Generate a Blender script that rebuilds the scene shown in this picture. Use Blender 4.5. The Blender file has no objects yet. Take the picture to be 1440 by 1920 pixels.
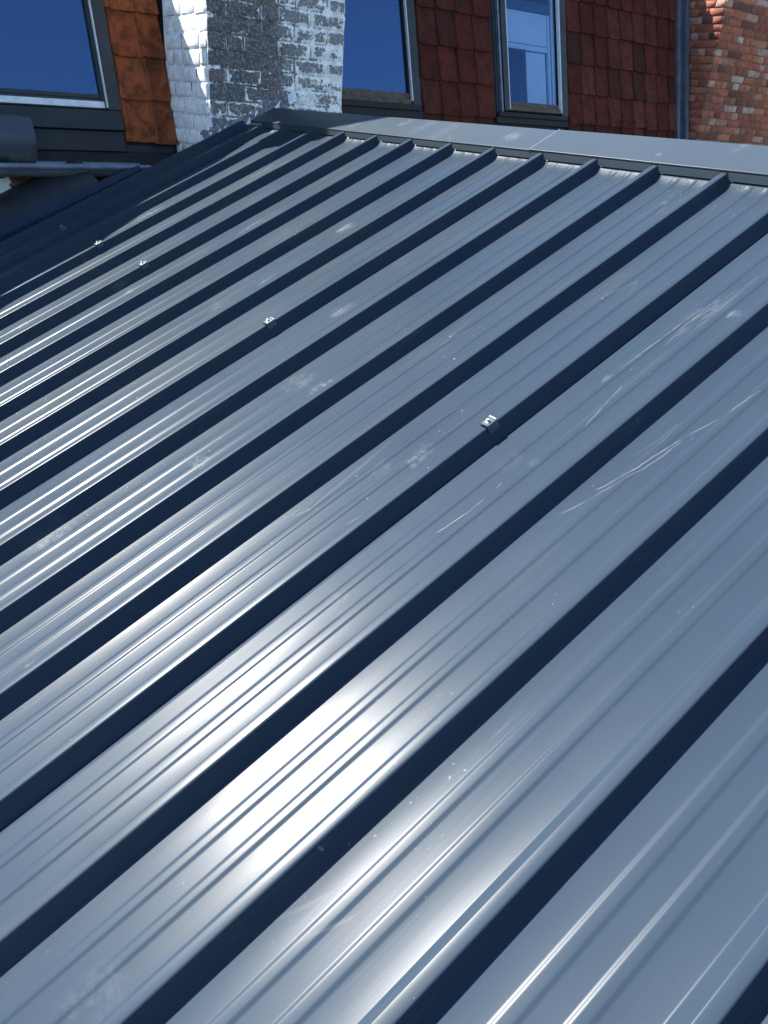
import bpy, bmesh, math, random
from mathutils import Matrix, Vector, noise
random.seed(7)
R = math.radians
scene = bpy.context.scene
col = scene.collection

# ------------------------------------------------------------------ camera, sky, sun, exposure
cam_d = bpy.data.cameras.new('camera'); cam = bpy.data.objects.new('camera', cam_d); col.objects.link(cam)
cam_d.sensor_fit = 'HORIZONTAL'; cam_d.sensor_width = 36.0; cam_d.lens = 36.085
cam_d.clip_start = 0.02; cam_d.clip_end = 500
cam_d.dof.use_dof = True; cam_d.dof.focus_distance = 2.0; cam_d.dof.aperture_fstop = 18.0
fwd = Vector((0.56211, 0.68657, -0.46114)); up = Vector((0.23676, 0.40065, 0.88511))
rgt = fwd.cross(up).normalized(); up = rgt.cross(fwd).normalized(); fwd.normalize()
cam.matrix_world = Matrix(((rgt.x, up.x, -fwd.x, -2.38567), (rgt.y, up.y, -fwd.y, -3.38901),
                           (rgt.z, up.z, -fwd.z, 0.09954), (0, 0, 0, 1)))
scene.camera = cam

SUN = Vector((-0.288, 0.592, 0.753)).normalized()          # towards the sun
world = bpy.data.worlds.new('World'); scene.world = world; world.use_nodes = True
wn = world.node_tree.nodes; wl = world.node_tree.links; wn.clear()
sky = wn.new('ShaderNodeTexSky'); sky.sky_type = 'NISHITA'; sky.sun_disc = False
sky.sun_elevation = math.asin(SUN.z); sky.sun_rotation = math.atan2(SUN.x, SUN.y)
sky.altitude = 100; sky.air_density = 1.0; sky.dust_density = 0.3; sky.ozone_density = 5.0
bg = wn.new('ShaderNodeBackground'); bg.inputs['Strength'].default_value = 0.078
wo = wn.new('ShaderNodeOutputWorld'); wl.new(sky.outputs[0], bg.inputs[0]); wl.new(bg.outputs[0], wo.inputs[0])
sun_d = bpy.data.lights.new('sun', 'SUN'); sun = bpy.data.objects.new('sun', sun_d); col.objects.link(sun)
sun_d.energy = 5.0; sun_d.angle = R(0.53); sun_d.color = (1.0, 0.955, 0.88)
sun.rotation_euler = SUN.to_track_quat('Z', 'Y').to_euler()
scene.view_settings.view_transform = 'Standard'; scene.view_settings.look = 'None'
scene.view_settings.exposure = 2.0; scene.view_settings.gamma = 1.0
scene.view_settings.use_curve_mapping = False
scene.cycles.max_bounces = 5; scene.cycles.diffuse_bounces = 3; scene.cycles.glossy_bounces = 3; scene.cycles.transparent_max_bounces = 6

# ------------------------------------------------------------------ helpers
def tag(o, label=None, cat=None, group=None, kind=None):
    if label: o['label'] = label
    if cat: o['category'] = cat
    if group: o['group'] = group
    if kind: o['kind'] = kind
    return o

def link(name, me, mat=None, parent=None):
    o = bpy.data.objects.new(name, me); col.objects.link(o)
    if mat and not me.materials: me.materials.append(mat)
    if parent: o.parent = parent
    return o

def mesh(name, verts, faces, mat=None, parent=None, smooth=False, sharp=None):
    me = bpy.data.meshes.new(name); me.from_pydata([tuple(v) for v in verts], [], faces); me.validate()
    bm = bmesh.new(); bm.from_mesh(me); bmesh.ops.recalc_face_normals(bm, faces=bm.faces); bm.to_mesh(me); bm.free()
    if smooth:
        me.polygons.foreach_set('use_smooth', [True] * len(me.polygons))
        if sharp: me.set_sharp_from_angle(angle=R(sharp))
    return link(name, me, mat, parent)

def empty(name, loc=(0, 0, 0), parent=None):
    o = bpy.data.objects.new(name, None); col.objects.link(o); o.location = loc; o.empty_display_size = 0.1
    if parent: o.parent = parent
    return o

BOXF = [(0, 3, 2, 1), (4, 5, 6, 7), (0, 1, 5, 4), (1, 2, 6, 5), (2, 3, 7, 6), (3, 0, 4, 7)]
class MB:
    """collects boxes given in some frame f(a,b,c) -> xyz"""
    def __init__(s, f=None): s.v = []; s.f = []; s.fr = f or (lambda a, b, c: (a, b, c))
    def box(s, a0, a1, b0, b1, c0, c1):
        n = len(s.v)
        for c in (c0, c1):
            for a, b in ((a0, b0), (a1, b0), (a1, b1), (a0, b1)): s.v.append(s.fr(a, b, c))
        s.f += [tuple(n + i for i in q) for q in BOXF]; return s
    def build(s, name, mat, parent=None, bevel=0.0):
        o = mesh(name, s.v, s.f, mat, parent)
        if bevel:
            bm = bmesh.new(); bm.from_mesh(o.data)
            bmesh.ops.bevel(bm, geom=list(bm.edges), offset=bevel, segments=2, affect='EDGES', profile=0.6)
            bm.to_mesh(o.data); bm.free()
        return o

class NT:
    """small node-tree writer"""
    def __init__(s, name, tree=None):
        if tree is None:
            s.mat = bpy.data.materials.new(name); s.mat.use_nodes = True; s.t = s.mat.node_tree; s.t.nodes.clear()
        else: s.t = tree
    def n(s, typ, ins=None, **kw):
        nd = s.t.nodes.new(typ)
        for k, v in kw.items(): setattr(nd, k, v)
        for k, v in (ins or {}).items(): s.set(nd.inputs[k], v)
        return nd
    def set(s, sock, v):
        if isinstance(v, bpy.types.NodeSocket): s.t.links.new(v, sock)
        elif isinstance(v, bpy.types.Node): s.t.links.new(v.outputs[0], sock)
        else:
            if isinstance(v, (tuple, list)) and len(v) == 3 and sock.type == 'RGBA': v = (*v, 1)
            sock.default_value = v
    def m(s, op, a, b=None, c=None, clamp=False):
        nd = s.n('ShaderNodeMath', operation=op, use_clamp=clamp); s.set(nd.inputs[0], a)
        if b is not None: s.set(nd.inputs[1], b)
        if c is not None: s.set(nd.inputs[2], c)
        return nd.outputs[0]
    def vm(s, op, a, b=None, out=0):
        nd = s.n('ShaderNodeVectorMath', operation=op); s.set(nd.inputs[0], a)
        if b is not None: s.set(nd.inputs[1], b)
        return nd.outputs[out]
    def step(s, x, lo, hi, a=0.0, b=1.0):
        nd = s.n('ShaderNodeMapRange', interpolation_type='SMOOTHSTEP')
        for i, v in enumerate((x, lo, hi, a, b)): s.set(nd.inputs[i], v)
        return nd.outputs[0]
    def noise(s, vec, scale, detail=4, rough=0.55, dist=0.0):
        return s.n('ShaderNodeTexNoise', {'Vector': vec, 'Scale': scale, 'Detail': detail, 'Roughness': rough, 'Distortion': dist}).outputs[0]
    def mix(s, f, a, b):
        nd = s.n('ShaderNodeMix', data_type='RGBA'); s.set(nd.inputs[0], f); s.set(nd.inputs[6], a); s.set(nd.inputs[7], b); return nd.outputs[2]
    def ramp(s, f, stops, interp='LINEAR'):
        nd = s.n('ShaderNodeValToRGB', {0: f}); cr = nd.color_ramp; cr.interpolation = interp
        while len(cr.elements) < len(stops): cr.elements.new(0.5)
        for e, (p, c) in zip(cr.elements, stops): e.position = p; e.color = (*c, 1)
        return nd.outputs[0]
    def scalev(s, vec, sc):
        return s.vm('MULTIPLY', vec, sc)
    def obj(s): return s.n('ShaderNodeTexCoord').outputs['Object']
    def pos(s): return s.n('ShaderNodeNewGeometry').outputs['Position']
    def bump(s, h, strength, dist, normal=None):
        i = {'Height': h, 'Strength': strength, 'Distance': dist}
        if normal is not None: i['Normal'] = normal
        return s.n('ShaderNodeBump', i).outputs[0]
    def out(s, **kw):
        p = s.n('ShaderNodeBsdfPrincipled')
        for k, v in kw.items(): s.set(p.inputs[k.replace('_', ' ')], v)
        o = s.n('ShaderNodeOutputMaterial'); s.t.links.new(p.outputs[0], o.inputs[0]); return s.mat

# ------------------------------------------------------------------ roof frame and profile
P = 0.25                                   # rib pitch
H = 0.0355                                 # rib height
SLOPE = R(24)
crest = {-4: -4.23, -3: -3.20, -2: -2.15, -1: -1.13, 0: -0.11, 1: 0.945, 2: 1.966, 3: 3.003, 4: 4.02, 5: 5.03, 6: 6.036, 7: 7.025,
         8: 8.022, 9: 9.02, 10: 10.003, 11: 10.975, 12: 12.0, 13: 13.02, 14: 14.02, 15: 15.02, 16: 16.02, 17: 17.02}
def roof_pt(u, y, n): return Vector((u * math.cos(SLOPE) - n * math.sin(SLOPE), y, u * math.sin(SLOPE) + n * math.cos(SLOPE)))

# ------------------------------------------------------------------ materials
def m_coated(name, base, marks=None, scuffs=None, seed=0.0, rough=0.285):
    t = NT(name); o = t.obj()
    sep = t.n('ShaderNodeSeparateXYZ', {0: o})
    flat = t.n('ShaderNodeCombineXYZ', {0: sep.outputs[0], 1: sep.outputs[1], 2: seed}).outputs[0]
    cloud = t.noise(flat, 2.2, 4, 0.6)
    rolled = t.noise(t.scalev(flat, (0.35, 95.0, 1)), 1.0, 1, 0.5)
    fine = t.noise(flat, 260, 1, 0.6)
    canning = t.noise(t.scalev(flat, (1.3, 5.0, 1)), 1.0, 2, 0.5)
    speck = t.noise(flat, 85, 1, 0.5)
    zone = t.noise(flat, 3.1, 2, 0.5)
    mark = t.m('MULTIPLY', t.step(speck, 0.735, 0.80), t.step(zone, 0.50, 0.68))
    dustz = t.noise(t.scalev(flat, (1.0, 1.6, 1)), 1.7, 4, 0.68)
    dust = t.m('MULTIPLY', t.step(dustz, 0.30, 0.78), t.step(sep.outputs[1], -2.3, -0.4, 0.05, 0.42))
    runs = t.noise(t.scalev(flat, (1.1, 42.0, 1)), 1.0, 2, 0.6)
    dust = t.m('ADD', dust, t.m('MULTIPLY', t.m('MULTIPLY', t.step(runs, 0.50, 0.80), t.step(zone, 0.38, 0.62)), 0.30))
    # faint long scratches down the slope
    sv = t.n('ShaderNodeTexVoronoi', {'Vector': t.scalev(t.vm('ADD', flat, t.n('ShaderNodeCombineXYZ', {1: t.m('MULTIPLY', zone, 0.05)}).outputs[0]), (1.1, 26, 1)), 'Scale': 1.0},
             feature='DISTANCE_TO_EDGE').outputs[0]
    mark = t.m('MAXIMUM', mark, t.m('MULTIPLY', t.step(sv, 0.0, 0.012, 1, 0), t.m('MULTIPLY', t.step(zone, 0.52, 0.7), 0.22)))
    if marks:
        lo, hi = marks
        inside = lambda y: lo - .03 < y < hi + .03
        patchy = t.step(t.noise(flat, 14, 2), 0.35, 0.6)
        wob = t.n('ShaderNodeCombineXYZ', {0: t.m('MULTIPLY', t.m('SUBTRACT', t.noise(flat, 30, 3), 0.5), 0.03), 1: t.m('MULTIPLY', t.m('SUBTRACT', t.noise(t.vm('ADD', flat, (3, 5, 1)), 30, 3), 0.5), 0.03)}).outputs[0]
        wpos = t.vm('ADD', flat, wob)
        streak = t.step(t.noise(t.scalev(flat, (14, 150, 1)), 1.0, 2, 0.6), 0.40, 0.72)
        blot = t.step(t.noise(flat, 42, 4, 0.7), 0.36, 0.74)
        def ell(c, hl, hw, ang=0.0):
            d = t.vm('SUBTRACT', wpos, (c[0], c[1], seed))
            if ang:
                d = t.n('ShaderNodeVectorRotate', {'Vector': d, 'Angle': -ang}, rotation_type='Z_AXIS').outputs[0]
            l = t.vm('LENGTH', t.vm('MULTIPLY', d, (1 / hl, 1 / hw, 0)), out=1)
            return t.step(l, 0.35, 1.1, 1, 0)
        for (u, y, hl, hw, ang, kind, k) in [q for q in (scuffs or SCUFFS) if inside(q[1])]:
            e = ell((u, y), hl, hw, ang)
            f = t.m('MULTIPLY', t.m('MULTIPLY', e, streak if kind == 's' else blot), k * 0.72)
            mark = t.m('MAXIMUM', mark, f)
        for pts, w, k in ([] if scuffs else SCRATCHES):
            for a, b in zip(pts[:-1], pts[1:]):
                if not (inside(a[1]) or inside(b[1])): continue
                ab = Vector((b[0] - a[0], b[1] - a[1], 0)); L2 = ab.length_squared
                d = t.vm('SUBTRACT', t.vm('ADD', flat, t.vm('MULTIPLY', wob, (0.25, 0.25, 0))), (a[0], a[1], seed))
                h = t.m('DIVIDE', t.vm('DOT_PRODUCT', d, tuple(ab), out=1), L2, clamp=True)
                sc = t.n('ShaderNodeVectorMath', operation='SCALE'); sc.inputs[0].default_value = tuple(ab); t.set(sc.inputs['Scale'], h)
                l = t.vm('LENGTH', t.vm('MULTIPLY', t.vm('SUBTRACT', d, sc.outputs[0]), (1, 1, 0)), out=1)
                f = t.m('MULTIPLY', t.step(l, w * 0.15, w, 1, 0), t.m('MULTIPLY', patchy, k))
                mark = t.m('MAXIMUM', mark, f)
    b = Vector(base)
    c = t.mix(cloud, tuple(b * 0.9), tuple(b * 1.1))
    c = t.mix(t.m('MAXIMUM', dust, 0.0), c, (0.047, 0.052, 0.047))
    c = t.mix(mark, c, (0.14, 0.15, 0.15))
    r = t.m('ADD', t.m('ADD', rough - 0.06, t.m('MULTIPLY', cloud, 0.12)), t.m('MULTIPLY', mark, 0.3))
    h = t.m('ADD', t.m('MULTIPLY', rolled, 0.018), t.m('MULTIPLY', canning, 0.24))
    nb = t.bump(h, 1.0, 0.0022); nb = t.bump(fine, 0.02, 0.0006, nb)
    return t.out(Base_Color=c, Roughness=r, Normal=nb, Specular_IOR_Level=0.080, Metallic=0.0)

def m_plain(name, base, rough=0.6, var=0.25, scale=12, metallic=0.0, bump=0.15, spec=0.5):
    t = NT(name); p = t.pos(); n1 = t.noise(p, scale, 5, 0.6); n2 = t.noise(p, scale * 9, 3, 0.6)
    b = Vector(base); f = t.m('ADD', t.m('MULTIPLY', n1, 0.7), t.m('MULTIPLY', n2, 0.3))
    c = t.mix(t.step(f, 0.3, 0.7), tuple(b * (1 - var)), tuple(b * (1 + var)))
    return t.out(Base_Color=c, Roughness=rough, Metallic=metallic, Normal=t.bump(n2, bump, 0.004), Specular_IOR_Level=spec)

def m_whitewash():
    t = NT('whitewashed_brick'); p = t.pos(); g = t.n('ShaderNodeNewGeometry')
    sp = t.n('ShaderNodeSeparateXYZ', {0: p}); nx = t.n('ShaderNodeSeparateXYZ', {0: g.outputs['True Normal']}).outputs[0]
    rnd = t.n('ShaderNodeObjectInfo').outputs['Random']
    big = t.noise(p, 4.2, 4, 0.55); mid = t.noise(p, 17, 6, 0.66); fine = t.noise(p, 70, 4, 0.7); crumb = t.noise(p, 190, 3, 0.7)
    left = t.step(nx, -0.75, -0.35, 1, 0)
    # soot-dark weathered area on the left half of the broad face, paint surviving to the right
    zone = t.m('ADD', t.step(t.m('ADD', sp.outputs[0], t.m('MULTIPLY', t.m('SUBTRACT', big, 0.5), 0.3)), 0.18, 0.42), 0.0)
    low = t.step(sp.outputs[2], -0.10, 0.24, 1, 0)
    zone = t.m('MAXIMUM', zone, t.m('MULTIPLY', low, 0.62)); zone = t.m('MAXIMUM', zone, left)
    f = t.m('ADD', t.m('ADD', t.m('MULTIPLY', mid, 0.62), t.m('MULTIPLY', fine, 0.38)), t.m('MULTIPLY', t.m('SUBTRACT', rnd, 0.5), 0.10))
    thr = t.n('ShaderNodeMapRange', {0: zone, 1: 0, 2: 1, 3: 0.60, 4: 0.455}).outputs[0]
    gen = t.n('ShaderNodeSeparateXYZ', {0: t.n('ShaderNodeTexCoord').outputs['Generated']})
    ed = t.m('MAXIMUM', t.step(t.m('ABSOLUTE', t.m('SUBTRACT', gen.outputs[0], .5)), .34, .5), t.step(t.m('ABSOLUTE', t.m('SUBTRACT', gen.outputs[2], .5)), .22, .5))
    thr = t.m('SUBTRACT', t.m('ADD', thr, .045), t.m('MULTIPLY', ed, .155))
    thr = t.m('SUBTRACT', thr, t.m('MULTIPLY', left, 0.28))
    white = t.step(f, thr, t.m('ADD', thr, 0.045))
    dark = t.mix(t.step(t.noise(p, 11, 4), 0.45, 0.6), (0.075, 0.073, 0.082), (0.125, 0.098, 0.096))
    grey = t.mix(t.step(fine, 0.4, 0.6), (0.17, 0.185, 0.195), (0.27, 0.285, 0.29))
    under = t.mix(t.m('ADD', t.m('MULTIPLY', zone, 0.8), t.m('MULTIPLY', t.step(fine, 0.46, 0.64), 0.70), clamp=True), dark, grey)
    paint = t.mix(t.step(t.noise(p, 23, 5, 0.65), 0.40, 0.62), (0.62, 0.64, 0.65), (0.86, 0.86, 0.84))
    c = t.mix(white, under, paint)
    moss = t.m('MULTIPLY', t.m('MULTIPLY', t.step(sp.outputs[2], -0.19, -0.12, 1, 0), t.step(mid, 0.42, 0.55)), 0.8)
    c = t.mix(moss, c, (0.16, 0.13, 0.09))
    spots = t.m('MULTIPLY', t.step(crumb, 0.68, 0.72), 0.6); c = t.mix(spots, c, (0.05, 0.05, 0.05))
    h = t.m('ADD', t.m('MULTIPLY', white, 0.35), t.m('ADD', t.m('MULTIPLY', fine, 0.5), t.m('MULTIPLY', crumb, 0.25)))
    return t.out(Base_Color=c, Roughness=0.88, Normal=t.bump(h, 0.7, 0.005), Specular_IOR_Level=0.2)

def m_redbrick():
    t = NT('red_brick'); p = t.pos(); rnd = t.n('ShaderNodeObjectInfo').outputs['Random']
    base = t.ramp(rnd, [(0.0, (0.16, 0.058, 0.040)), (0.12, (0.30, 0.092, 0.056)), (0.32, (0.42, 0.135, 0.075)), (0.53, (0.40, 0.115, 0.066)),
                        (0.68, (0.47, 0.185, 0.105)), (0.78, (0.24, 0.090, 0.066)), (0.85, (0.50, 0.27, 0.20)), (0.95, (0.52, 0.36, 0.30))], 'CONSTANT')
    n1 = t.noise(p, 34, 5, 0.65); n2 = t.noise(p, 150, 3, 0.65); n3 = t.noise(p, 3.2, 3)
    c = t.mix(t.step(n1, 0.38, 0.66), base, t.mix(0.5, base, (0.06, 0.032, 0.026)))
    c = t.mix(t.m('MULTIPLY', t.step(n2, 0.6, 0.7), 0.45), c, (0.38, 0.26, 0.21))
    c = t.mix(t.m('MULTIPLY', t.step(n3, 0.5, 0.7), 0.3), c, (0.07, 0.04, 0.033))
    return t.out(Base_Color=c, Roughness=0.88, Normal=t.bump(t.m('ADD', n1, n2), 0.5, 0.004), Specular_IOR_Level=0.2)

def m_tile(name, stops, moss):
    t = NT(name); p = t.pos(); rnd = t.n('ShaderNodeObjectInfo').outputs['Random']
    base = t.ramp(rnd, stops)
    n1 = t.noise(p, 13, 5, 0.62); n2 = t.noise(p, 120, 4, 0.7); n3 = t.noise(p, 5, 3)
    m = t.m('MULTIPLY', t.step(t.m('ADD', t.m('MULTIPLY', n1, 0.65), t.m('MULTIPLY', n2, 0.35)), 0.44, 0.60), moss)
    c = t.mix(m, base, (0.028, 0.018, 0.010))
    c = t.mix(t.m('MULTIPLY', t.step(n2, 0.58, 0.72), 0.35), c, (0.10, 0.085, 0.05))
    c = t.mix(t.m('MULTIPLY', t.step(n3, 0.45, 0.75), 0.35), c, (0.024, 0.009, 0.008))
    return t.out(Base_Color=c, Roughness=0.82, Normal=t.bump(t.m('ADD', n1, n2), 0.45, 0.004), Specular_IOR_Level=0.06)

def m_glass(ior=2.8, name='window_glass'):
    t = NT(name); p = t.pos()
    sm = t.noise(p, 3.0, 4, 0.6); dirt = t.m('MULTIPLY', t.step(t.noise(t.scalev(p, (4, 4, 1.2)), 2.5, 5, 0.65), 0.60, 0.85), 0.05)
    nb = t.bump(sm, 0.25, 0.004)
    tr = t.n('ShaderNodeBsdfTransparent', {0: (0.80, 0.90, 0.96, 1)})
    gl = t.n('ShaderNodeBsdfGlossy', {'Color': (0.36, 0.60, 1.0, 1), 'Roughness': 0.02, 'Normal': nb})
    fr = t.n('ShaderNodeFresnel', {'IOR': ior})
    mx = t.n('ShaderNodeMixShader', {0: fr.outputs[0], 1: tr.outputs[0], 2: gl.outputs[0]})
    df = t.n('ShaderNodeBsdfDiffuse', {0: (0.30, 0.29, 0.28, 1)})
    mx2 = t.n('ShaderNodeMixShader', {0: dirt, 1: mx.outputs[0], 2: df.outputs[0]})
    o = t.n('ShaderNodeOutputMaterial', {0: mx2.outputs[0]}); return t.mat

# pixel-measured wear on the sheets: (u, y, half length, half width, angle, streaky/blotchy, strength)
SCUFFS = [
    (-0.668, -0.851, 0.053, 0.03, 0.00, 's', 0.9),
    (-1.072, -1.373, 0.053, 0.034, -0.15, 's', 0.75),
    (-0.353, 0.148, 0.076, 0.02, -0.15, 's', 0.6),
    (-0.383, 0.203, 0.121, 0.015, 0.07, 's', 0.7),
    (-1.769, -1.645, 0.034, 0.035, -0.03, 'b', 0.6),
    (-2.174, -1.55, 0.083, 0.05, -0.08, 'b', 0.45),
    (-1.375, -1.678, 0.047, 0.03, -0.06, 'b', 0.65),
    (-1.395, -1.59, 0.061, 0.05, -0.20, 'b', 0.3),
    (-1.42, -2.154, 0.056, 0.026, 0.09, 'b', 0.48),
    (-1.499, -2.108, 0.041, 0.03, -0.02, 'b', 0.20),
    (-1.345, -1.969, 0.027, 0.012, 0.07, 'b', 0.6),
    (-0.646, -2.368, 0.144, 0.035, -0.10, 's', 0.35),
    (-0.618, -2.428, 0.028, 0.016, -0.11, 's', 0.6),
    (-0.815, -0.352, 0.082, 0.014, 0.07, 's', 0.8),
    (-0.951, 0.461, 0.106, 0.03, -0.04, 'b', 0.55),
    (-1.27, -0.872, 0.056, 0.03, 0.14, 'b', 0.35),
    (-1.067, -0.886, 0.051, 0.025, 0.08, 'b', 0.35),
    (-2.474, -2.662, 0.046, 0.05, -0.13, 'b', 0.17),
    (-2.525, -2.646, 0.027, 0.03, 0.07, 'b', 0.14),
    (-1.791, -0.066, 0.071, 0.03, -0.04, 'b', 0.45),
    (-2.351, -1.939, 0.029, 0.012, 0.03, 'b', 0.5),
    (-0.444, 0.157, 0.106, 0.018, 0.11, 's', 0.6),
    (-0.194, 0.114, 0.094, 0.02, -0.10, 's', 0.75),
    (-0.358, 0.04, 0.070, 0.012, 0.32, 's', 0.8),
    (-0.253, 0.102, 0.104, 0.02, -0.20, 's', 0.3),
    (-1.387, -0.316, 0.047, 0.025, 0.15, 'b', 0.35),
    (-2.105, -2.007, 0.020, 0.02, -0.05, 'b', 0.24),
    (-1.32, -2.351, 0.046, 0.03, -0.11, 'b', 0.12),
    (-1.808, -2.361, 0.046, 0.04, -0.09, 'b', 0.13),
    (-1.291, -2.396, 0.021, 0.02, 0.00, 'b', 0.24),
    (-1.394, -0.246, 0.052, 0.02, 0.08, 's', 0.4),
    (-2.133, -2.357, 0.044, 0.03, 0.05, 'b', 0.12),
]
SCRATCHES = [
    ([(-1.423, -2.533), (-1.329, -2.562), (-1.254, -2.58), (-1.148, -2.603), (-1.036, -2.611), (-0.97, -2.629), (-0.854, -2.645)], 0.0026, 0.34),
    ([(-1.281, -2.562), (-1.178, -2.587), (-1.046, -2.606)], 0.0022, 0.5),
    ([(-1.561, -2.378), (-1.478, -2.388), (-1.376, -2.382)], 0.0014, 0.7),
    ([(-0.991, -2.335), (-0.854, -2.339), (-0.681, -2.348), (-0.599, -2.351)], 0.0018, 0.5),
    ([(-0.802, -2.367), (-0.676, -2.359), (-0.596, -2.371)], 0.0015, 0.5),
    ([(-0.982, -2.331), (-0.901, -2.321)], 0.002, 0.4),
    ([(-1.153, -2.412), (-0.978, -2.382)], 0.002, 0.4),
    ([(-0.696, -2.373), (-0.61, -2.387), (-0.446, -2.382)], 0.0013, 0.5),
]
FLASH_SCUFFS = [(.085, -1.02, .045, .05, 0.2, 's', 1.0), (.06, .02, .03, .06, 1.3, 'b', .5), (.12, -.30, .03, .05, .9, 'b', .6), (.09, -.62, .05, .12, 1.5, 'b', .3), (.05, -1.72, .02, .012, .6, 's', .9), (.11, -.46, .04, .10, 1.4, 'b', .4), (.14, -1.95, .02, .05, 1.4, 'b', .4)]
BASE = (0.0208, 0.0330, 0.0500)
M = {}
M['flash'] = m_coated('anthracite_coated_flashing', (0.034, 0.046, 0.061), marks=(-5, 2), scuffs=FLASH_SCUFFS, seed=4.0, rough=0.30)
M['trim'] = m_coated('anthracite_coated_trim', (0.018, 0.027, 0.050), seed=9.0)
M['core'] = m_plain('insulation_core', (0.55, 0.5, 0.36), 0.9)
M['bitumen'] = m_plain('bitumen_membrane', (0.015, 0.017, 0.022), 0.62, 0.4, 9, bump=0.5)
M['white'] = m_whitewash()
M['red'] = m_redbrick()
M['mortar'] = m_plain('brick_mortar', (0.16, 0.125, 0.105), 0.95, 0.35, 30, bump=0.6, spec=0.1)
M['tile_o'] = m_tile('orange_clay_tile', [(0.0, (0.26, 0.066, 0.026)), (0.5, (0.34, 0.090, 0.034)), (1.0, (0.24, 0.066, 0.030))], 0.62)
M['tile_d'] = m_tile('dark_red_clay_tile', [(0.0, (0.080, 0.018, 0.015)), (0.4, (0.125, 0.028, 0.021)), (0.7, (0.060, 0.020, 0.016)), (1.0, (0.150, 0.038, 0.028))], 0.62)
M['deck'] = m_plain('dark_boarding', (0.012, 0.012, 0.012), 0.8, 0.4)
M['lead'] = m_plain('dark_lead_sheet', (0.010, 0.012, 0.013), 0.6, 0.45, 7, bump=0.4)
M['frame'] = m_plain('weathered_dark_frame', (0.017, 0.020, 0.022), 0.55, 0.4, 14, bump=0.25)
M['wood'] = m_plain('weathered_wood_rail', (0.085, 0.060, 0.042), 0.75, 0.5, 26, bump=0.5)
M['alu'] = m_plain('pale_aluminium_strip', (0.62, 0.63, 0.64), 0.4, 0.15, 20, metallic=0.0, bump=0.1)
M['zinc'] = m_plain('weathered_zinc', (0.15, 0.175, 0.22), 0.45, 0.3, 8, metallic=0.35, bump=0.2)
M['bluezinc'] = m_plain('blue_grey_lead_trim', (0.085, 0.102, 0.132), 0.5, 0.35, 9, metallic=0.2, bump=0.3)
M['blind'] = m_plain('pale_blind_cloth', (0.84, 0.89, 0.92), 0.8, 0.04, 10, bump=0.05)
M['room'] = m_plain('dark_room', (0.008, 0.010, 0.018), 0.9, 0.2)
M['glass'] = m_glass(); M['glass2'] = m_glass(2.0, 'clear_window_glass')
M['steel'] = m_plain('zinc_plated_steel', (0.30, 0.31, 0.32), 0.42, 0.15, 40, metallic=1.0, bump=0.05)
M['rubber'] = m_plain('black_rubber', (0.012, 0.012, 0.012), 0.8)
M['ground'] = m_plain('garden_ground', (0.075, 0.08, 0.055), 0.95, 0.4, 0.7, bump=0.5)
M['plaster'] = None

# ------------------------------------------------------------------ the setting
GZ = -3.4
tag(MB().box(-120, 120, -120, 120, GZ - 0.2, GZ).build('ground', M['ground']), kind='structure')

# ------------------------------------------------------------------ metal roof
roof = empty('metal_roof'); roof.rotation_euler = (0, -SLOPE, 0)
tag(roof, 'dark grey ribbed metal sheet roof filling the foreground', 'roof', kind='thing')

def fillet(pts, steps=3):
    """pts: (v, n, trim) -> rounded polyline of (v, n)"""
    out = []
    for i, (v, n, tr) in enumerate(pts):
        if tr == 0 or i in (0, len(pts) - 1): out.append((v, n)); continue
        a = Vector((v, n)); b = Vector(pts[i - 1][:2]); c = Vector(pts[i + 1][:2])
        p0 = a + (b - a).normalized() * min(tr, (b - a).length * 0.45); p2 = a + (c - a).normalized() * min(tr, (c - a).length * 0.45)
        for k in range(steps + 1):
            t = k / steps; q = p0 * (1 - t) ** 2 + a * 2 * t * (1 - t) + p2 * t * t; out.append((q.x, q.y))
    return out

rng = random.Random(3)
def pan(c):
    """the two shallow stiffening swages after the rib with crest c (metres, v axis)"""
    o = []
    for mc in (0.33, 0.575):
        w = 0.052 + rng.uniform(-.004, .004); f = 0.024; hh = 0.0017 + rng.uniform(-.0003, .0004); mc += rng.uniform(-.008, .008)
        for dv, n in ((-w, 0), (-w + f, hh), (w - f, hh), (w, 0)): o.append(((c + mc + dv) * P, -H + n, 0.0022))
    return o
def rib(c, last=False):
    return [((c - .172) * P, -H, .004), ((c - .084) * P, 0.0, .0030), (c * P, 0.0, .0032), ((c + .071) * P, -H, .0035)]

U0 = -3.5
us = [U0 + (U0 * -1 - 0.045) * i / 46 for i in range(47)] + [-0.036, -0.027, -0.018, -0.009, 0.0]
us = [u for u in us if u < -.07] + [-.064, -.054, -.044, -.035, -.027, -.02, -.013, -.006, 0.0]
ks = sorted(crest)
seams = [-3, 1, 5, 9, 13, 17]
def make_panel(prof):
    mat = m_coated('anthracite_coated_steel', BASE, marks=(-prof[-1][0], -prof[0][0]))
    V = []; F = []; m = len(prof)
    for i, u in enumerate(us):
        for v, n in prof:
            w = max(0.0, min(1.0, -n / H)); add = 0.0
            if u > -0.054:
                tt = (u + 0.054) / 0.054; add = 0.0155 * tt * tt * w ** 3
            V.append((u, -v, n + add))
    for i in range(len(us) - 1):
        for j in range(m - 1):
            a = i * m + j; F.append((a, a + m, a + m + 1, a + 1))
    return mesh('roof_panel', V, F, mat, roof, smooth=True, sharp=50)
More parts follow.
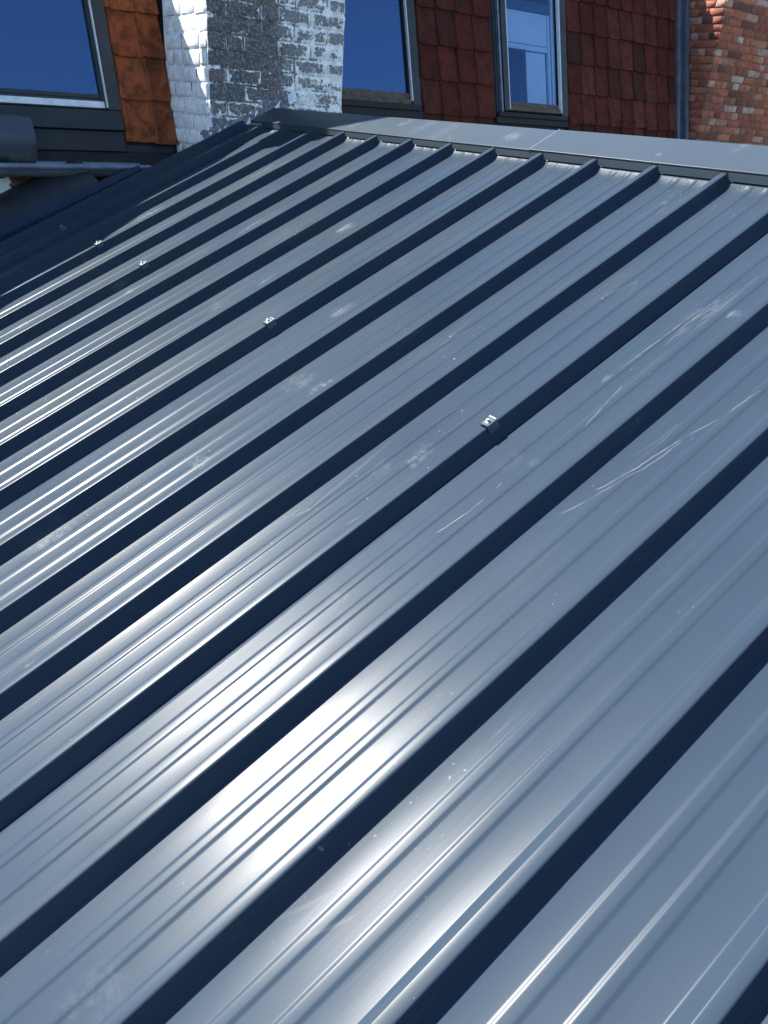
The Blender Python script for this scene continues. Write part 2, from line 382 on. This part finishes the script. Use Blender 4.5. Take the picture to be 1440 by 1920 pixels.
for s in range(len(seams)):
    if s == 0:
        pts = [(-1.212, -H, 0)]
        run = [k for k in ks if k <= -3]
    else:
        k0 = seams[s - 1]; c0 = crest[k0]
        pts = [((c0 + .076) * P, -H - .0012, 0), ((c0 + .10) * P, -H - .0012, 0), ((c0 + .13) * P, -H, .003)] + pan(c0)
        run = [k for k in ks if k0 < k <= seams[s]]
    for k in run:
        pts += rib(crest[k])
        if k != run[-1]: pts += pan(crest[k])
    pts.append(((crest[run[-1]] + .086) * P, -H, 0))
    make_panel(fillet(pts))
    v0, v1 = pts[0][0], pts[-1][0]
MB().box(U0 + .02, -0.02, -crest[17] * P, 1.19, -H - .09, -H - .004).build('insulation_core', M['core'], roof)

# ridge flashing: two overlapping lengths, front flange notched between the ribs
FT = 0.0065; FW = 0.165; JOINT = -1.19
def flashing(y0, y1, lift):
    V = []; F = []
    top = FT + lift
    prof = fillet([(-0.004, top - 0.010, 0), (-0.004, top, .003), (FW, top + 0.004, .003), (FW + .012, top - .05, 0)], 4)
    n = 24
    for i in range(n + 1):
        y = y0 + (y1 - y0) * i / n
        for u, nn in prof: V.append((u + 0.0006 * noise.noise((y * 3, 2, lift * 900)), y, nn + 0.0012 * noise.noise((y * 2.3, u * 9, 5 + lift * 900))))
    m = len(prof)
    for i in range(n):
        for j in range(m - 1): a = i * m + j; F.append((a, a + 1, a + m + 1, a + m))
    o = mesh('ridge_flashing', V, F, M['flash'], roof, smooth=True, sharp=60)
    # flanges between ribs
    for a, b in zip(ks[:-1], ks[1:]):
        ya = -(crest[a] + .012) * P; yb = -(crest[b] - .096) * P        # at the top
        if ya > y0 or yb < y1 - 0.12: continue
        ya2 = -(crest[a] + .070) * P; yb2 = -(crest[b] - .166) * P
        b = MB(lambda p, q, r: (p, q, r)); zt = top - .008; zb = -H + .0155; zq = zt
        vs = []; ex = 0.0012
        for uu in (-0.0052, -0.0052 + ex):
            vs += [(uu, ya, zt), (uu, yb, zt), (uu - .0075, yb2 * .7 + yb * .3, zb), (uu - .0075, ya2 * .7 + ya * .3, zb)]
        mesh('flange', vs, BOXF, M['flash'], o)
    return o
flashing(0.96, JOINT - 0.03, 0.0)
flashing(JOINT, -4.2, 0.0024)
mesh('joint_edge', [(-.006, JOINT + .0012, FT - .009), (-.006, JOINT + .0012, FT + .0030), (FW + .002, JOINT + .0012, FT + .0068), (FW + .002, JOINT + .0012, FT + .0005),
                    (-.006, JOINT - .0015, FT - .009), (-.006, JOINT - .0015, FT + .0030), (FW + .002, JOINT - .0015, FT + .0068), (FW + .002, JOINT - .0015, FT + .0005)],
     [(0, 1, 2, 3), (7, 6, 5, 4), (1, 5, 6, 2), (0, 4, 5, 1)], M['zinc'], roof)

# side apron and membrane roll at the left edge
def sheet(name, prof, u0, u1, mat, parent, n=30, wob=0.0, smooth=True, taper=None):
    V = []; F = []; m = len(prof)
    for i in range(n + 1):
        u = u0 + (u1 - u0) * i / n
        for j, (y, z) in enumerate(prof):
            if taper and j > 1: z += taper[2] * (0.55 - (u - taper[0]) / (taper[1] - taper[0])) if u > taper[0] else taper[2] * .55
            V.append((u, y + wob * noise.noise((u * 3, y * 9, 1)), z + wob * noise.noise((u * 2.2, y * 7, 8))))
    for i in range(n):
        for j in range(m - 1): a = i * m + j; F.append((a, a + m, a + m + 1, a + 1))
    return mesh(name, V, F, mat, parent, smooth, 45)
sheet('side_apron', fillet([(1.222, -.075, 0), (1.222, -.022, .004), (1.262, 0.020, .003), (1.268, -0.004, 0)], 3), U0, -0.62, M['trim'], roof, wob=0.002, taper=(-1.45, -.72, .05))
sheet('membrane_roll', fillet([(1.266, -.03, 0), (1.30, 0.0, .02), (1.39, 0.085, .05), (1.46, 0.112, .03), (1.53, 0.112, 0)], 5), U0, -0.86, M['bitumen'], roof, wob=0.012)

# saddle washers with hex screws
def screw_sets():
    sp = [(-.0255, .0026), (-.0225, .0038), (-.0035, .0040), (.0015, .0030), (.0058, -.0045), (.0105, -.016)]
    first = None
    for k in (9, 5, 1, -1, -3):
        c = Vector((-1.27, -crest[k] * P, 0.0006))
        # saddle plate bent over the rib top, with curled end lips
        V = []; F = []; us_ = [(-.0205, .0030), (-.0175, .0022), (-.0145, 0), (.0145, 0), (.0175, .0022), (.0205, .0030)]
        for du, dz in us_:
            for dy, z in sp: V.append((du, -dy, z + dz)); V.append((du, -dy, z + dz - .0012))
        m = len(sp) * 2
        for i in range(len(us_) - 1):
            for j in range(len(sp) - 1):
                a = i * m + j * 2; F += [(a, a + 2, a + m + 2, a + m), (a + 1, a + m + 1, a + m + 3, a + 3)]
        for j in range(len(sp) - 1):
            a = j * 2; b = (len(us_) - 1) * m + j * 2; F += [(a, a + 1, a + 3, a + 2), (b, b + 2, b + 3, b + 1)]
        if first is None:
            s = mesh('saddle_washer', V, F, M['trim_s'], roof); first = [s]
            W = []; G = []
            def ring(r, z, n=12, ph=0.0):
                i0 = len(W)
                for q in range(n): W.append((r * math.cos(ph + 2 * math.pi * q / n), r * math.sin(ph + 2 * math.pi * q / n) + .011, z))
                return list(range(i0, i0 + n))
            def bridge(a, b):
                for q in range(len(a)): G.append((a[q], a[(q + 1) % len(a)], b[(q + 1) % len(b)], b[q]))
            r0 = ring(.0080, .0040); r1 = ring(.0080, .0056); r2 = ring(.0060, .0064); bridge(r0, r1); bridge(r1, r2); G.append(tuple(r2))
            h0 = ring(.0048, .0062, 6, .3); h1 = ring(.0048, .0108, 6, .3); h2 = ring(.0040, .0116, 6, .3); bridge(h0, h1); bridge(h1, h2); G.append(tuple(h2))
            b = mesh('hex_screw', W, G, M['steel'], s); first.append(b)
        else:
            s = first[0].copy(); col.objects.link(s); b = first[1].copy(); col.objects.link(b); b.parent = s
        s.location = c; s.scale = (0.82, 0.9, 0.9)
M['trim_s'] = m_plain('coated_saddle', (0.026, 0.036, 0.052), 0.42, 0.15, 60, metallic=0.1, bump=0.05)
screw_sets()

# walls of the extension that carry the roof
ext = empty('extension_walls', (0, -1.5, GZ)); tag(ext, kind='structure')
def wedge(name, y0, y1):
    x0, x1 = U0 * math.cos(SLOPE) + .15, -.05
    z0, z1 = x0 * math.tan(SLOPE) - .16, x1 * math.tan(SLOPE) - .16
    vs = [(x, y + 1.5, z - GZ) for y in (y0, y1) for x, z in ((x0, GZ), (x1, GZ), (x1, z1), (x0, z0))]
    mesh(name, vs, BOXF, M['mortar'], ext)
wedge('side_wall', 0.86, 1.02); wedge('side_wall', -4.0, -3.85)

# ------------------------------------------------------------------ brick builder
def brick_mesh(name, l, h, d, bev, jit, seed, seg=2):
    r = random.Random(seed); bm = bmesh.new(); bmesh.ops.create_cube(bm, size=1.0)
    for v in bm.verts: v.co = Vector((v.co.x * l, v.co.y * d, v.co.z * h)) + Vector((r.uniform(-jit, jit), r.uniform(-jit, jit), r.uniform(-jit, jit)))
    bmesh.ops.bevel(bm, geom=list(bm.edges), offset=bev, segments=seg, affect='EDGES', profile=0.6)
    me = bpy.data.meshes.new(name); bm.to_mesh(me); bm.free()
    me.polygons.foreach_set('use_smooth', [True] * len(me.polygons)); me.set_sharp_from_angle(angle=R(55))
    return me

def lay(parent, mat, x0, y0, x1, y1, zs, course, lens, joint, depth, bev, jit, seed, proud, pattern, seg=2, yj=.003):
    """lay bricks on a vertical face from (x0,y0) to (x1,y1); outward is to the right of the run reversed (see call)"""
    r = random.Random(seed); cache = {}
    run = Vector((x1 - x0, y1 - y0, 0)); L = run.length; ax = run.normalized(); ang = math.atan2(ax.y, ax.x)
    nrm = Vector((ax.y, -ax.x, 0))
    for i, z in enumerate(zs):
        x = 0.0; j = 0
        while x < L - 0.015:
            l = pattern(i, j, r); l = min(l, L - x)
            if L - (x + l) < 0.045: l = L - x
            ll = max(0.02, l - joint); key = (round(ll, 2), r.randrange(3))
            if key not in cache:
                me = brick_mesh('brick', round(ll, 2), course - joint, depth, bev, jit, len(cache) + seed, seg); me.materials.append(mat); cache[key] = me
            o = bpy.data.objects.new('brick', cache[key]); col.objects.link(o); o.parent = parent
            c = Vector((x0, y0, 0)) + ax * (x + l / 2) + nrm * (proud - depth / 2 + r.uniform(-yj, yj)); c.z = z + course / 2 + r.uniform(-.0015, .0015)
            o.location = c - parent.location; o.rotation_euler = (r.uniform(-.012, .012), r.uniform(-.01, .01), ang + r.uniform(-.012, .012))
            o.scale = (ll / round(ll, 2), 1, 1)
            x += l; j += 1

# ------------------------------------------------------------------ whitewashed chimney
CX0, CX1, CY0, CY1 = -0.195, 0.715, 1.085, 1.66
chim = empty('brick_chimney', (CX0 + .4, CY0 + .3, -0.5))
tag(chim, 'old whitewashed brick chimney with peeling paint rising beside the metal roof', 'chimney')
o = chim.location
def cbox(name, a, b, c, d, e, f, mat, bev=0.0):
    return MB().box(a - o.x, b - o.x, c - o.y, d - o.y, e - o.z, f - o.z).build(name, mat, chim, bev)
cbox('mortar_core', CX0 + .007, CX1 - .007, CY0 + .007, CY1, -1.2, 3.7, M['white'])
cbox('shadow_plate', -0.75, 0.80, 1.70, 1.74, 1.385, 3.5, M['lead'])  # added plate out of view, widens the shadow thrown over the ridge
cbox('rear_stack', CX0 + .02, CX1 - .02, CY1 - .01, 2.69, 1.9, 3.68, M['white'])
zs = [0.503 - 0.0815 * 11 + 0.0815 * i for i in range(15)]
def pw(i, j, r):
    if j == 0: return 0.112 if i % 2 else 0.224
    return r.choice((0.224, 0.224, 0.228, 0.112, 0.22))
lay(chim, M['white'], CX0, CY0, CX1, CY0, zs, 0.0815, None, 0.008, 0.10, 0.011, 0.0035, 11, 0.0, pw, 2, .004)
def pl(i, j, r):
    if j == 0: return 0.112 if i % 2 == 0 else 0.224
    return r.choice((0.224, 0.112, 0.18))
lay(chim, M['white'], CX0, CY1 - .02, CX0, CY0 + .012, zs, 0.0815, None, 0.004, 0.10, 0.015, 0.003, 23, 0.0, pl, 2, .003)
# rough mortar fillet at the foot
V = []; F = []; rr = random.Random(5); n = 40; m = 7
for i in range(n + 1):
    t = i / n; x = -0.26 + 0.62 * t
    base = roof_pt(x / math.cos(SLOPE), 0, -H).z
    for j in range(m):
        s = j / (m - 1); y = CY0 - 0.045 * (1 - s) ** 1.6 + .004; z = base - .01 + 0.085 * s
        V.append((x - o.x + .012 * noise.noise((x * 20, s * 3, 1)), y - o.y + .016 * noise.noise((x * 26, s * 4, 4)), z - o.z + .014 * noise.noise((x * 22, s * 4, 9))))
for i in range(n):
    for j in range(m - 1): a = i * m + j; F.append((a, a + m, a + m + 1, a + 1))
mesh('mortar_fillet', V, F, M['white'], chim, True)

# ------------------------------------------------------------------ red brick wall at the right
BX, BY = 5.25, 1.468
wall = empty('red_brick_wall', (BX + .7, BY + .3, GZ)); tag(wall, 'red brick wall with pale header bricks right of the tiled slope', 'wall', kind='thing')
MB().box(BX + .006 - wall.location.x, BX + 2.2 - wall.location.x, BY + .006 - wall.location.y, BY + 1.0 - wall.location.y, 0, 2.9 - GZ).build('mortar_core', M['mortar'], wall)
zs = [-0.02 + 0.065 * i for i in range(22)]
def pr(i, j, r):
    if i % 2 == 0: return 0.110 if r.random() < .86 else 0.22
    return 0.055 + 0.11 if j == 0 else (0.222 if r.random() < .8 else 0.111)
lay(wall, M['red'], BX, BY, BX + 1.34, BY, zs, 0.065, None, 0.009, 0.06, 0.003, 0.002, 31, 0.0, pr, 1, .0025)
lay(wall, M['red'], BX, BY + .44, BX, BY + .01, zs, 0.065, None, 0.009, 0.06, 0.003, 0.002, 47, 0.0, pr, 1, .0025)

# ------------------------------------------------------------------ tiled mansard house
house = empty('tiled_house', (1.6, 2.6, GZ))
tag(house, 'house with steep red clay tiled slope and three windows behind the chimney', 'house')
ho = house.location
C75, S75 = math.cos(R(75)), math.sin(R(75))
def sl(x, s, n): return (x - ho.x, 1.6 + s * C75 - n * S75 - ho.y, s * S75 + n * C75 - ho.z)
def sbox(name, mat, parent, *boxes, bevel=0.0):
    b = MB(sl)
    for q in boxes: b.box(*q)
    return b.build(name, mat, parent, bevel)
TOP = 1.53
WL = (-1.75, -0.523, -0.01, 0.98); WM = (0.98, 1.78, 0.14, 1.40); WR = (2.60, 3.445, 0.14, 1.45)
deck = []
xs = [(-3.2, WL[0], None), (WL[0], WL[1], WL), (WL[1], WM[0], None), (WM[0], WM[1], WM), (WM[1], WR[0], None), (WR[0], WR[1], WR), (WR[1], 5.22, None)]
for a, b, w in xs:
    if w is WL: deck += [(a, b, -.34, w[2], -.05, -.002), (a, -.62, w[3], TOP, -.05, -.002), (-.62, b, w[3], 1.11, -.05, -.002)]
    elif w: deck += [(a, b, -.34, w[2], -.05, -.002), (a, b, w[3], TOP, -.05, -.002)]
    elif a == WL[1]: deck += [(a, -.3, -.34, 1.11, -.05, -.002), (-.3, b, -.34, TOP, -.05, -.002)]
    else: deck += [(a, b, -.34, TOP if a < 3 else 1.64, -.05, -.002)]
# keep the left strip by the big window up to full height left of the gap
sbox('roof_boarding', M['deck'], house, *deck)
# the strip between window and gap (x -0.523..-0.30) is cut low at 1.39: sun reaches the chimney's side through it

def tile_mesh(name, w, L, seed, mat):
    r = random.Random(seed); V = []; F = []
    cs = [(0, .002), (.004, .017), (.014, .0225), (.027, .019), (.034, .003), (.05, .0015), (w * .52, .0), (w - .02, .002), (w - .006, .006), (w + .004, .007)]
    ss = [0.0, 0.012, 0.10, L]
    for i, s in enumerate(ss):
        k = 0.030 - 0.026 * s / L
        for x, h in cs: V.append((x, s + (r.uniform(-.0015, .0015) if i == 0 else 0), k + h + r.uniform(-.0006, .0006) - (.002 if i == 0 else 0)))
    m = len(cs)
    for i in range(len(ss) - 1):
        for j in range(m - 1): a = i * m + j; F.append((a, a + 1, a + m + 1, a + m))
    n0 = len(V)
    for x, h in cs: V.append((x, 0.002, 0.030 + h - .017))
    for j in range(m - 1): F.append((j, n0 + j, n0 + j + 1, j + 1))
    V += [(w + .004, L, .0), (0, L, 0)]; e = len(V)
    F.append((m - 1, n0 + m - 1, e - 2, 4 * m - 1)); F.append((0, 3 * m, e - 1, n0))
    me = bpy.data.meshes.new(name); me.from_pydata(V, [], F); me.validate()
    me.polygons.foreach_set('use_smooth', [True] * len(me.polygons)); me.set_sharp_from_angle(angle=R(40)); me.materials.append(mat)
    return me
FRAME = Matrix(((1, 0, 0, 0), (0, C75, -S75, 0), (0, S75, C75, 0), (0, 0, 0, 1)))
tr = random.Random(17)
tm = {}
def tiles(x0, x1, w, s0, s1, gauge, key, shift=0.0):
    if key not in tm: tm[key] = [tile_mesh('tile', w, gauge + .055, i + len(tm) * 7, M[key]) for i in range(4)]
    s = s0; row = 0
    while s < s1 - .05:
        x = x0 + shift
        while x < x1 - .03:
            ob = bpy.data.objects.new('tile', tr.choice(tm[key])); col.objects.link(ob); ob.parent = house
            loc = Vector(sl(x + tr.uniform(-.002, .002), s + tr.uniform(-.004, .004), tr.uniform(0, .003)))
            ob.matrix_local = Matrix.Translation(loc) @ FRAME @ Matrix.Rotation(tr.uniform(-.022, .022), 4, 'Z') @ Matrix.Rotation(tr.uniform(-.012, .016), 4, 'X')
            if x + w > x1: ob.scale = (max(.2, (x1 - x) / w), 1, 1)
            x += w
        s += gauge; row += 1
tiles(-0.508, CX0 - .004, 0.182, -0.175, 0.90, 0.234, 'tile_o', -0.012)
tiles(1.80, 2.565, 0.190, -0.14, 1.38, 0.2385, 'tile_d', 0.0)
tiles(3.455, 5.06, 0.186, -0.14, 1.38, 0.2405, 'tile_d', 0.0)

# windows
def room(w, depth, parent):
    x0, x1, s0, s1 = w; d = .03
    b = MB(sl); b.box(x0, x1, s0, s1, -depth - d, -depth); b.box(x0 - d, x0, s0, s1, -depth, -.06); b.box(x1, x1 + d, s0, s1, -depth, -.06)
    b.box(x0, x1, s0 - d, s0, -depth, -.06); b.box(x0, x1, s1, s1 + d, -depth, -.06)
    return b.build('room_lining', M['room'], parent)
def pane(w, n, parent, mat='glass', name='pane'):
    x0, x1, s0, s1 = w
    return mesh(name, [sl(x0, s0, n), sl(x1, s0, n), sl(x1, s1, n), sl(x0, s1, n)], [(0, 1, 2, 3)], M[mat], parent)
# big left window
wl_ = sbox('window', M['frame'], house, (-.625, -.606, .0, .97, -.06, .035), (-.600, -.523, -.008, .98, -.06, .052), (-1.75, -.606, .91, .97, -.06, .05), (-1.75, -1.69, .0, .91, -.06, .05), (-1.69, -.625, .0, .055, -.06, .02), bevel=.003)
tag(wl_, 'large window left of the chimney with pale bottom strip')
pane((-1.69, -.625, .055, .91), .012, wl_)
sbox('bottom_strip', M['alu'], wl_, (-1.72, -.612, .004, .038, .021, .036), bevel=.002)
sbox('glazing_bead', M['alu'], wl_, (-.6055, -.6005, .004, .96, .036, .058))
sbox('lower_bead', M['frame'], wl_, (-1.69, -.626, .058, .078, .013, .020))
room(WL, .7, wl_)
# middle window, half hidden behind the chimney
wm_ = sbox('window', M['frame'], house, (.98, 1.06, .15, 1.40, -.06, .05), (1.702, 1.778, .145, 1.40, -.06, .045), (1.06, 1.702, 1.33, 1.40, -.06, .045), (1.686, 1.694, .19, 1.33, -.06, .03), bevel=.003)
tag(wm_, 'window between the chimney and the dark tiles with brown bottom rail')
pane((1.06, 1.69, .21, 1.34), .012, wm_)
sbox('bottom_rail', M['wood'], wm_, (1.06, 1.692, .150, .178, -.05, .040), (1.06, 1.688, .178, .228, -.05, .026), bevel=.004)
sbox('glazing_bead', M['alu'], wm_, (1.6945, 1.7015, .172, 1.34, .02, .050))
sbox('sill', M['deck'], wm_, (.95, 1.77, .110, .149, .0, .050), (.95, 1.80, .060, .108, .0, .035), bevel=.003)
sbox('side_flashing', M['lead'], wm_, (1.7785, 1.797, .10, 1.42, .0, .03))
room(WM, .7, wm_)
# right window with the blind
wr_ = sbox('window', M['frame'], house, (2.60, 2.632, .15, 1.45, -.06, .02), (2.665, 2.722, .16, 1.45, -.06, .048), (3.362, 3.441, .15, 1.45, -.06, .048), (2.722, 3.362, 1.38, 1.45, -.06, .045), bevel=.003)
tag(wr_, 'window with half lowered pale blind between the dark tiles')
sbox('side_flashing', M['zinc'], wr_, (2.632, 2.650, .15, 1.45, .0, .046), bevel=.003)
sbox('side_gutter', M['deck'], wr_, (2.57, 2.60, .10, 1.45, .0, .012), (2.650, 2.665, .15, 1.45, .0, .01))
pane((2.733, 3.35, .215, 1.38), .012, wr_, 'glass2')
sbox('bottom_rail', M['wood'], wr_, (2.733, 3.35, .166, .200, -.05, .040), (2.733, 3.35, .200, .238, -.05, .024), bevel=.004)
sbox('glazing_bead', M['alu'], wr_, (2.7235, 2.7315, .172, 1.38, .02, .046))
sbox('glazing_bead', M['alu'], wr_, (3.351, 3.361, .172, 1.38, .02, .050))
sbox('sill', M['deck'], wr_, (2.60, 3.43, .115, .148, .0, .050), (2.58, 3.45, .068, .113, .0, .035), bevel=.003)
sbox('blind', M['blind'], wr_, (2.735, 3.275, .690, .925, -.030, -.022), (2.735, 3.275, .645, .672, -.035, -.016), (2.735, 3.275, .674, .686, -.032, -.024), bevel=.002)
sbox('blind_head', M['bluezinc'], wr_, (2.735, 3.345, .93, 1.0, -.04, -.01))
sbox('inner_sash', M['blind'], wr_, (3.278, 3.300, .24, .925, -.04, -.012), (3.312, 3.345, .24, 1.37, -.03, -.004), bevel=.003)
sbox('curtain', M['blind'], wr_, (3.03, 3.265, .24, .640, -.050, -.040))
room(WR, .7, wr_)

# lead aprons, eaves boards, gutter, trim, wall
sbox('lead_apron', M['lead'], house, (-1.9, -.525, -.115, -.012, .0, .055), (-1.9, -.526, -.225, -.117, .0, .032), (-.525, -.22, -.225, -.182, .0, .012), bevel=.004)
sbox('eaves_board', M['deck'], house, (-3.2, -.20, -.34, -.228, .0, .02))
sbox('lead_apron', M['lead'], house, (.75, 5.20, -.34, -.15, .0, .02), bevel=.003)
sbox('verge_trim', M['bluezinc'], house, (5.062, 5.095, -.3, 1.58, .0, .060), (5.095, 5.215, -.3, 1.62, .0, .035), (5.165, 5.215, -.3, 1.55, .035, .085), bevel=.006)
V = []; F = []; prof = []
for i in range(13):
    a = math.pi + math.pi * i / 12; prof.append((1.425 + .075 * math.cos(a), -.268 + .075 * math.sin(a)))
bead = [(1.35 + .013 * math.cos(a * math.pi / 4 + math.pi), -.283 + .016 * math.sin(a * math.pi / 4 + math.pi)) for a in range(8)]
for x in (-3.2, -.46):
    for y, z in prof: V.append((x - ho.x, y - ho.y, z - ho.z))
    for y, z in prof: V.append((x - ho.x, 1.425 + (y - 1.425) * .97 - ho.y, -.268 + (z + .268) * .97 - ho.z))
n = 26
for half in (0, 13):
    for i in range(12): a = half + i; F.append((a, a + 1, a + n + 1, a + n))
F += [(0, 13, 13 + n, n), (12, 25, 25 + n, 12 + n)]
F += [(n + i, n + i + 1, n + 14 + i, n + 13 + i) for i in range(12)] + [(i, i + 1, 14 + i, 13 + i) for i in range(12)]
g = mesh('gutter', V, F, M['zinc'], house, True, 40)
V = []; F = []
for x in (-3.2, -.455):
    for y, z in bead: V.append((x - ho.x, y - ho.y, z - ho.z))
for i in range(8): F.append((i, (i + 1) % 8, (i + 1) % 8 + 8, i + 8))
F += [tuple(range(8)), tuple(range(8, 16))]
mesh('gutter_bead', V, F, M['zinc'], g, True, 50)
def m_wall():
    t = NT('peeling_painted_wall'); p = t.pos(); sp = t.n('ShaderNodeSeparateXYZ', {0: p}); nz = t.noise(p, 9, 5, 0.65)
    e = t.m('ADD', t.m('ADD', sp.outputs[0], 1.205), t.m('MULTIPLY', t.m('SUBTRACT', nz, .5), .22))
    f = t.m('MULTIPLY', t.step(e, -.008, .008, 1, 0), t.step(t.m('ADD', sp.outputs[2], t.m('MULTIPLY', t.m('SUBTRACT', nz, .5), .12)), -.352, -.348, 1, 0))
    c = t.mix(f, t.mix(t.step(t.noise(p, 28, 5, .7), .4, .62), (.035, .024, .014), (.10, .062, .035)), (.55, .62, .60))
    return t.out(Base_Color=c, Roughness=.9, Normal=t.bump(t.noise(p, 60, 4), .6, .006), Specular_IOR_Level=.2)
M['plaster'] = m_wall()
MB().box(-3.2 - ho.x, 5.2 - ho.x, 1.51 - ho.y, 1.60 - ho.y, 0, -.30 - ho.z).build('wall', M['plaster'], house)
MB().box(-3.2 - ho.x, 5.2 - ho.x, 2.40 - ho.y, 7.0 - ho.y, 1.36 - ho.z, 1.46 - ho.z).build('flat_roof', M['bitumen'], house)
MB().box(-3.2 - ho.x, -3.1 - ho.x, 1.62 - ho.y, 7.0 - ho.y, 0, 1.35 - ho.z).build('gable_wall', M['mortar'], house)
MB().box(-3.09 - ho.x, 5.2 - ho.x, 6.9 - ho.y, 7.0 - ho.y, 0, 1.35 - ho.z).build('rear_wall', M['mortar'], house)

# rounded pipe end lying in the gutter, far left
pipe = empty('roof_pipe', (-1.6, 1.45, -.285)); tag(pipe, 'dusty dark grey rounded pipe end lying on the gutter below the large window', 'pipe')
V = []; F = []
def pring(x, r, ny=18, lip=0.0):
    i0 = len(V)
    for q in range(ny):
        a = 2 * math.pi * q / ny; cy, sz = math.cos(a), math.sin(a)
        k = 1.0 + .03 * noise.noise((x * 4, cy, sz)); V.append((x + 1.6 - 1.6 + .006 * noise.noise((cy * 2, sz * 2, x)), .085 * r * cy * k, .125 + .122 * r * sz * k))
    return list(range(i0, i0 + ny))
rings = [pring(x, r) for x, r in ((-.6, 1.0), (.2, 1.0), (.40, 1.0), (.47, .985), (.505, .95), (.522, .97), (.528, .93), (.520, .86))]
for a, b in zip(rings[:-1], rings[1:]):
    for q in range(18): F.append((a[q], a[(q + 1) % 18], b[(q + 1) % 18], b[q]))
F.append(tuple(rings[0])); F.append(tuple(reversed(rings[-1])))
def m_pipe():
    t = NT('dusty_dark_pipe'); p = t.pos(); z = t.n('ShaderNodeSeparateXYZ', {0: p}).outputs[2]; nz = t.noise(p, 14, 5, .65)
    d = t.m('MULTIPLY', t.step(t.m('ADD', z, t.m('MULTIPLY', nz, .12)), -.2, -.12, 1, 0), t.step(nz, .42, .6))
    c = t.mix(t.m('MULTIPLY', d, .6), t.mix(nz, (.028, .036, .05), (.045, .056, .075)), (.20, .18, .18))
    return t.out(Base_Color=c, Roughness=.5, Normal=t.bump(nz, .3, .004))
mesh('pipe_body', V, F, m_pipe(), pipe, True, 50)
